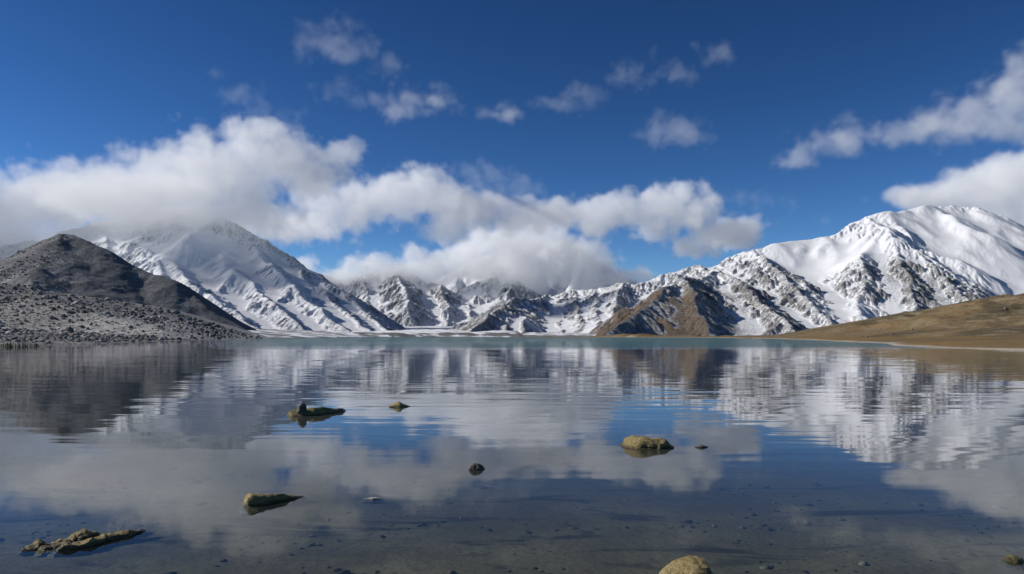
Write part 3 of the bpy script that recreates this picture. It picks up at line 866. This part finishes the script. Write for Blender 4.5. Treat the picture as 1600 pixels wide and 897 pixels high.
rock('small pointed brown rock, the farthest one out in the water', (606, 636), (641, 635),
     [(0, 1), (.3, 5), (.5, 8), (.62, 5), (.8, 2), (1, 1)], [(0, 5), (.5, 12), (1, 3)], MAT_GOLD, 7, rough=.04, cuts=4)
rock('small dark rounded rock alone near the middle of the water', (731, 734), (757, 732),
     [(0, 5), (.3, 10), (.6, 9), (1, 3)], [(0, 7), (.5, 11), (1, 5)], MAT_BLACK, 8, rough=.06)
rock('wedge-shaped tan rock tapering to a point on its right', (372, 789), (482, 775),
     [(0, 17), (.14, 17), (.25, 13), (.4, 11), (.55, 8), (.75, 4.5), (.9, 3), (1, 1)], [(0, 22), (.2, 24), (.45, 15), (.7, 8), (.88, 4), (1, 2)], MAT_GOLD, 9, rough=.055, cuts=1, squash=3.4)
rock('long jagged olive-brown rock ledge in the lower left corner of the lake', (90, 862), (224, 829),
     [(0, 3), (.12, 6), (.2, 4), (.33, 9), (.42, 7), (.6, 8), (.75, 6), (.9, 5), (1, 2)], [(0, 8), (.2, 12), (.35, 14), (.7, 11), (1, 5)], MAT_GOLD, 10, rough=.10, cuts=3, squash=3.2, below=.035,
     extra=[((100, 848), (160, 836), [(0, 3), (.3, 7), (.55, 13), (.75, 6), (1, 2)], [(0, 9), (.5, 14), (1, 6)], 41),
            ((34, 860), (74, 851), [(0, 1), (.4, 4), (.7, 11), (.85, 5), (1, 4)], [(0, 6), (.6, 12), (1, 8)], 42),
            ((52, 861), (122, 846), [(0, 2), (.3, 3), (.6, 7), (.8, 4), (1, 5)], [(0, 10), (.5, 17), (1, 11)], 43)])
rock('angular tan rock at the bottom edge of the picture', (1018, 912), (1116, 910),
     [(0, 4), (.2, 16), (.45, 28), (.65, 35), (.86, 35), (.9, 20), (1, 10)], [(0, 16), (.3, 34), (.7, 40), (1, 22)], MAT_GOLD, 11, rough=.05, cuts=3, squash=4)
rock('tiny olive rock at the lower right edge of the lake', (1567, 876), (1600, 876),
     [(0, 3), (.4, 9), (.7, 6), (1, 2)], [(0, 8), (.5, 14), (1, 5)], MAT_OLIVE, 12, rough=.05)
rock('pale sliver of stone barely breaking the water left of centre', (567, 780), (598, 779),
     [(0, .5), (.5, 2.5), (1, .5)], [(0, 3), (.5, 7), (1, 2)], MAT_PALE, 13, rough=.03, below=.03)

# stones lying on the lake bed
n = 1500
ys = np.exp(r.uniform(math.log(4.2), math.log(13), n)); xs = r.uniform(-.72, .72, n) * ys
zs = np.array([bed_z_at(x, y) for x, y in zip(xs, ys)])
cl = fbm(xs / 1.6, ys / 1.1, 3, 950); ok = cl > -.05
st = scatter('stones', np.stack([xs, ys, zs], -1)[ok], np.clip(.035 * r.pareto(2.4, ok.sum()) + .035, .035, .17), MAT_BEDSTONE, 35, flat=.35, sink=.45)
tag(st, 'dark drowned stones lying on the lake bed in the foreground', kind='stuff')


# ------------------------------------------------------------------ clouds
def cloud_material(name, dens):
    k = NT(name)
    v = k.n('ShaderNodeVolumePrincipled', ins={'Color': C(.998, .998, .998), 'Density': dens, 'Anisotropy': 0.0})
    k.t.links.new(v.outputs[0], k.out.inputs['Volume'])
    return k.m
MAT_CLOUD = cloud_material('cloud_thick', .0055)
MAT_WISP = cloud_material('cloud_thin', .0028)
MAT_VEIL = cloud_material('cloud_veil', .0016)

def cloud(label, Yd, puffs, mat, voxel, seed, nscale=1.0, amp=1.0, deep=1.0, edge=.36, bottom=None):
    """one body of cloud vapour: puffs = (px, py, rx, ry[, dY]) ellipsoids at distance Yd, frayed by 3-D noise"""
    r = random.Random(seed)
    m = Yd / F
    E = []
    for p in puffs:
        px, py, rx, ry = p[:4]
        dy = p[4] if len(p) > 4 else r.uniform(-.25, .25) * rx * m
        c = P(px, py, Yd)
        E.append(((c[0], Yd + dy, c[2]), (rx * m, max(rx, ry) * m * .8 * deep, ry * m)))
    lo = [min(c[i] - s[i] * 1.25 for c, s in E) for i in range(3)]
    hi = [max(c[i] + s[i] * 1.25 for c, s in E) for i in range(3)]
    org = [(lo[i] + hi[i]) / 2 for i in range(3)]
    org[2] = lo[2]
    g = bpy.data.node_groups.new('cloud_vapour', 'GeometryNodeTree')
    g.interface.new_socket('Geometry', in_out='OUTPUT', socket_type='NodeSocketGeometry')
    N = g.nodes; Lk = g.links
    out = N.new('NodeGroupOutput')
    pos = N.new('GeometryNodeInputPosition').outputs[0]
    def vm(op, a, b=None):
        nd = N.new('ShaderNodeVectorMath'); nd.operation = op
        for s, v in zip(nd.inputs, (a, b)):
            if v is None: continue
            if isinstance(v, bpy.types.NodeSocket): Lk.new(v, s)
            else: s.default_value = v
        return nd.outputs['Value'] if op in ('LENGTH', 'DOT_PRODUCT') else nd.outputs[0]
    def mt(op, a, b=0.):
        nd = N.new('ShaderNodeMath'); nd.operation = op
        for s, v in zip(nd.inputs, (a, b)):
            if isinstance(v, bpy.types.NodeSocket): Lk.new(v, s)
            else: s.default_value = v
        return nd.outputs[0]
    def noise(scale, detail, rough, off):
        nd = N.new('ShaderNodeTexNoise')
        Lk.new(vm('ADD', pos, (off * 913., off * 377., off * 551.)), nd.inputs['Vector'])
        nd.inputs['Scale'].default_value = scale; nd.inputs['Detail'].default_value = detail; nd.inputs['Roughness'].default_value = rough
        return nd.outputs[0], nd.outputs[1]
    u = 1.0 / (m * 60.0 * nscale)           # largest billows about 60 photo pixels across
    wf, wc = noise(u * 1.2, 2, .5, seed + 3)
    wp = vm('ADD', pos, vm('MULTIPLY', vm('SUBTRACT', wc, (.5, .5, .5)), (m * 36, m * 36, m * 26)))
    f = None
    for c, s in E:
        d = vm('LENGTH', vm('MULTIPLY', vm('SUBTRACT', wp, tuple(c[i] - org[i] for i in range(3))), tuple(1 / q for q in s)))
        fi = mt('SUBTRACT', 1.0, d)
        if f is None: f = fi
        else:
            nd = N.new('ShaderNodeMath'); nd.operation = 'SMOOTH_MAX'; Lk.new(f, nd.inputs[0]); Lk.new(fi, nd.inputs[1]); nd.inputs[2].default_value = .18
            f = nd.outputs[0]
    def lumps(scale):
        nd = N.new('ShaderNodeTexVoronoi'); nd.feature = 'F1'
        Lk.new(wp, nd.inputs['Vector']); nd.inputs['Scale'].default_value = scale
        return nd.outputs['Distance']
    f = mt('ADD', f, mt('MULTIPLY', mt('SUBTRACT', .45, lumps(u * 1.5)), .55 * amp))
    f = mt('ADD', f, mt('MULTIPLY', mt('SUBTRACT', .45, lumps(u * 3.6)), .30 * amp))
    n1, _ = noise(u, 6, .58, seed)
    n2, _ = noise(u * 3.1, 5, .66, seed + 1)
    f = mt('ADD', f, mt('MULTIPLY', mt('SUBTRACT', n1, .5), 1.7 * amp))
    f = mt('ADD', f, mt('MULTIPLY', mt('SUBTRACT', n2, .5), 1.55 * amp))
    mr = N.new('ShaderNodeMapRange'); mr.interpolation_type = 'SMOOTHSTEP'
    Lk.new(f, mr.inputs['Value']); mr.inputs['From Min'].default_value = .06; mr.inputs['From Max'].default_value = .06 + edge
    vc = N.new('GeometryNodeVolumeCube')
    Lk.new(mr.outputs[0], vc.inputs['Density'])
    vc.inputs['Min'].default_value = tuple(lo[i] - org[i] for i in range(3)); vc.inputs['Max'].default_value = tuple(hi[i] - org[i] for i in range(3))
    for i, ax in enumerate('XYZ'):
        vs = voxel * m * (1.6 if ax == 'Y' else 1.0)
        vc.inputs['Resolution ' + ax].default_value = int(max(8, min(400, (hi[i] - lo[i]) / vs)))
    sm = N.new('GeometryNodeSetMaterial'); sm.inputs['Material'].default_value = mat
    Lk.new(vc.outputs[0], sm.inputs[0]); Lk.new(sm.outputs[0], out.inputs[0])
    vol = bpy.data.volumes.new('cloud')
    vol.materials.append(mat)
    ob = bpy.data.objects.new('cloud', vol)
    S.collection.objects.link(ob)
    ob.location = org
    md = ob.modifiers.new('vapour', 'NODES'); md.node_group = g
    tag(ob, label, kind='stuff', group='clouds over the lake')
    return ob

BANK = [
    (-60, 330, 110, 75), (20, 330, 95, 65), (70, 325, 80, 60), (130, 300, 85, 46), (160, 300, 65, 45), (210, 305, 90, 68), (255, 285, 75, 58), (300, 285, 90, 72),
    (350, 275, 90, 70), (400, 250, 75, 60), (445, 258, 75, 58), (490, 262, 65, 46), (425, 205, 36, 26), (535, 240, 36, 28), (310, 325, 105, 46), (230, 338, 85, 40), (400, 325, 70, 50), (20, 375, 110, 45), (55, 352, 60, 38),
    (30, 265, 22, 22), (170, 315, 80, 30)]
# the bank goes on to the left, beyond the picture, by unseen puffs added to shade the left mountain
BANK += [(235, 345, 70, 24, -450), (290, 340, 60, 24, -420), (270, 328, 90, 34, -420), (200, 330, 80, 34, -420), (330, 318, 70, 34, -380), (10, 385, 90, 40, 300), (-170, 310, 110, 70), (-280, 300, 120, 75), (-400, 310, 120, 70), (-520, 300, 120, 70), (-340, 330, 120, 60, -700), (-200, 330, 110, 60, -800), (-480, 330, 120, 60, -800)]
cloud('big white cloud bank resting on the summit of the left mountain', 4250, BANK, MAT_CLOUD, 3.4, 1, deep=1.4)
cloud('long grey-white cloud band above the saddle right of the left mountain', 5200, [
    (400, 350, 75, 32), (450, 358, 75, 27), (510, 345, 72, 42), (560, 320, 72, 48), (610, 305, 72, 46), (660, 305, 74, 46), (710, 325, 84, 42), (760, 335, 74, 34), (700, 355, 52, 26), (500, 300, 55, 34), (820, 338, 74, 32), (870, 335, 60, 30)],
    MAT_CLOUD, 3.0, 2)
cloud('pale cloud wrapped round the far central peak', 7250, [
    (545, 432, 60, 18), (590, 415, 60, 24), (640, 398, 38, 24), (620, 425, 75, 26), (680, 422, 70, 34), (730, 410, 70, 42), (790, 390, 75, 50), (850, 390, 80, 52), (900, 412, 75, 44), (840, 430, 90, 38), (930, 435, 75, 26), (990, 432, 55, 18), (780, 420, 80, 32), (480, 412, 30, 18)],
    MAT_CLOUD, 3.0, 3, deep=1.0)
cloud('bright cumulus cloud above the centre ridge', 7000, [
    (880, 338, 55, 32), (930, 338, 62, 36), (985, 334, 62, 38), (1040, 322, 56, 40), (1075, 342, 62, 40), (1110, 370, 66, 36), (1150, 362, 62, 32), (1090, 385, 50, 26), (1020, 350, 50, 26)],
    MAT_CLOUD, 2.8, 4)
cloud('smooth grey cloud behind the right summit', 6500, [
    (1420, 305, 48, 17), (1470, 305, 72, 28), (1530, 300, 80, 46), (1590, 290, 80, 62), (1650, 290, 100, 75), (1560, 335, 75, 40), (1620, 350, 90, 55)],
    MAT_CLOUD, 3.8, 5, amp=.6)
cloud('torn cloud high above the right summit', 5600, [
    (1420, 205, 45, 24), (1470, 190, 66, 38), (1520, 175, 70, 46), (1570, 145, 66, 46), (1610, 120, 66, 52), (1550, 200, 75, 30), (1620, 195, 75, 36), (1600, 165, 70, 50), (1500, 205, 60, 22)],
    MAT_WISP, 4.0, 6, deep=.8, amp=1.15, edge=.7)
cloud('small slanting cloud left of the torn cloud', 5600, [(1250, 248, 42, 20), (1290, 228, 56, 28), (1335, 210, 56, 32), (1310, 225, 50, 24)], MAT_WISP, 3.6, 7, deep=.7, amp=1.35, edge=.8)
cloud('thin round cloud high in the middle of the sky', 5600, [(1020, 215, 46, 24), (1060, 200, 56, 32), (1090, 210, 40, 24)], MAT_VEIL, 3.6, 8, deep=.55, amp=1.35, edge=.8)
cloud('thin streaked cloud high right of the middle', 5600, [(870, 165, 46, 14), (925, 150, 50, 25), (980, 125, 56, 32), (1010, 105, 40, 30), (1060, 115, 50, 28), (1105, 90, 40, 26)], MAT_VEIL, 3.8, 9, deep=.35, amp=1.35, edge=.8)
cloud('small bright puff of cloud above the cloud band', 5200, [(635, 168, 44, 24), (665, 155, 50, 30), (695, 165, 30, 22), (770, 178, 46, 15)], MAT_WISP, 3.2, 10, deep=1.1, amp=1.35, edge=.8)
cloud('thin veil of cloud at the top of the sky', 5200, [(500, 70, 58, 45), (525, 45, 50, 42), (545, 75, 58, 38), (600, 100, 52, 28), (520, 140, 40, 26), (560, 155, 52, 16)], MAT_VEIL, 4.0, 11, deep=.32, amp=1.35, edge=.8)
cloud('thin wisp of cloud rising from the left bank', 5000, [(370, 150, 52, 25), (410, 170, 46, 30), (440, 185, 46, 30), (350, 115, 24, 15)], MAT_VEIL, 3.6, 12, deep=.35, amp=1.35, edge=.8)
cloud('faint torn veil of cloud above the centre', 6000, [(720, 270, 50, 22), (770, 280, 60, 28), (810, 290, 50, 25), (1170, 310, 50, 22), (1210, 310, 45, 22), (1350, 312, 26, 11), (1285, 340, 26, 11)], MAT_VEIL, 3.8, 13, deep=.3, amp=1.35, edge=.8)
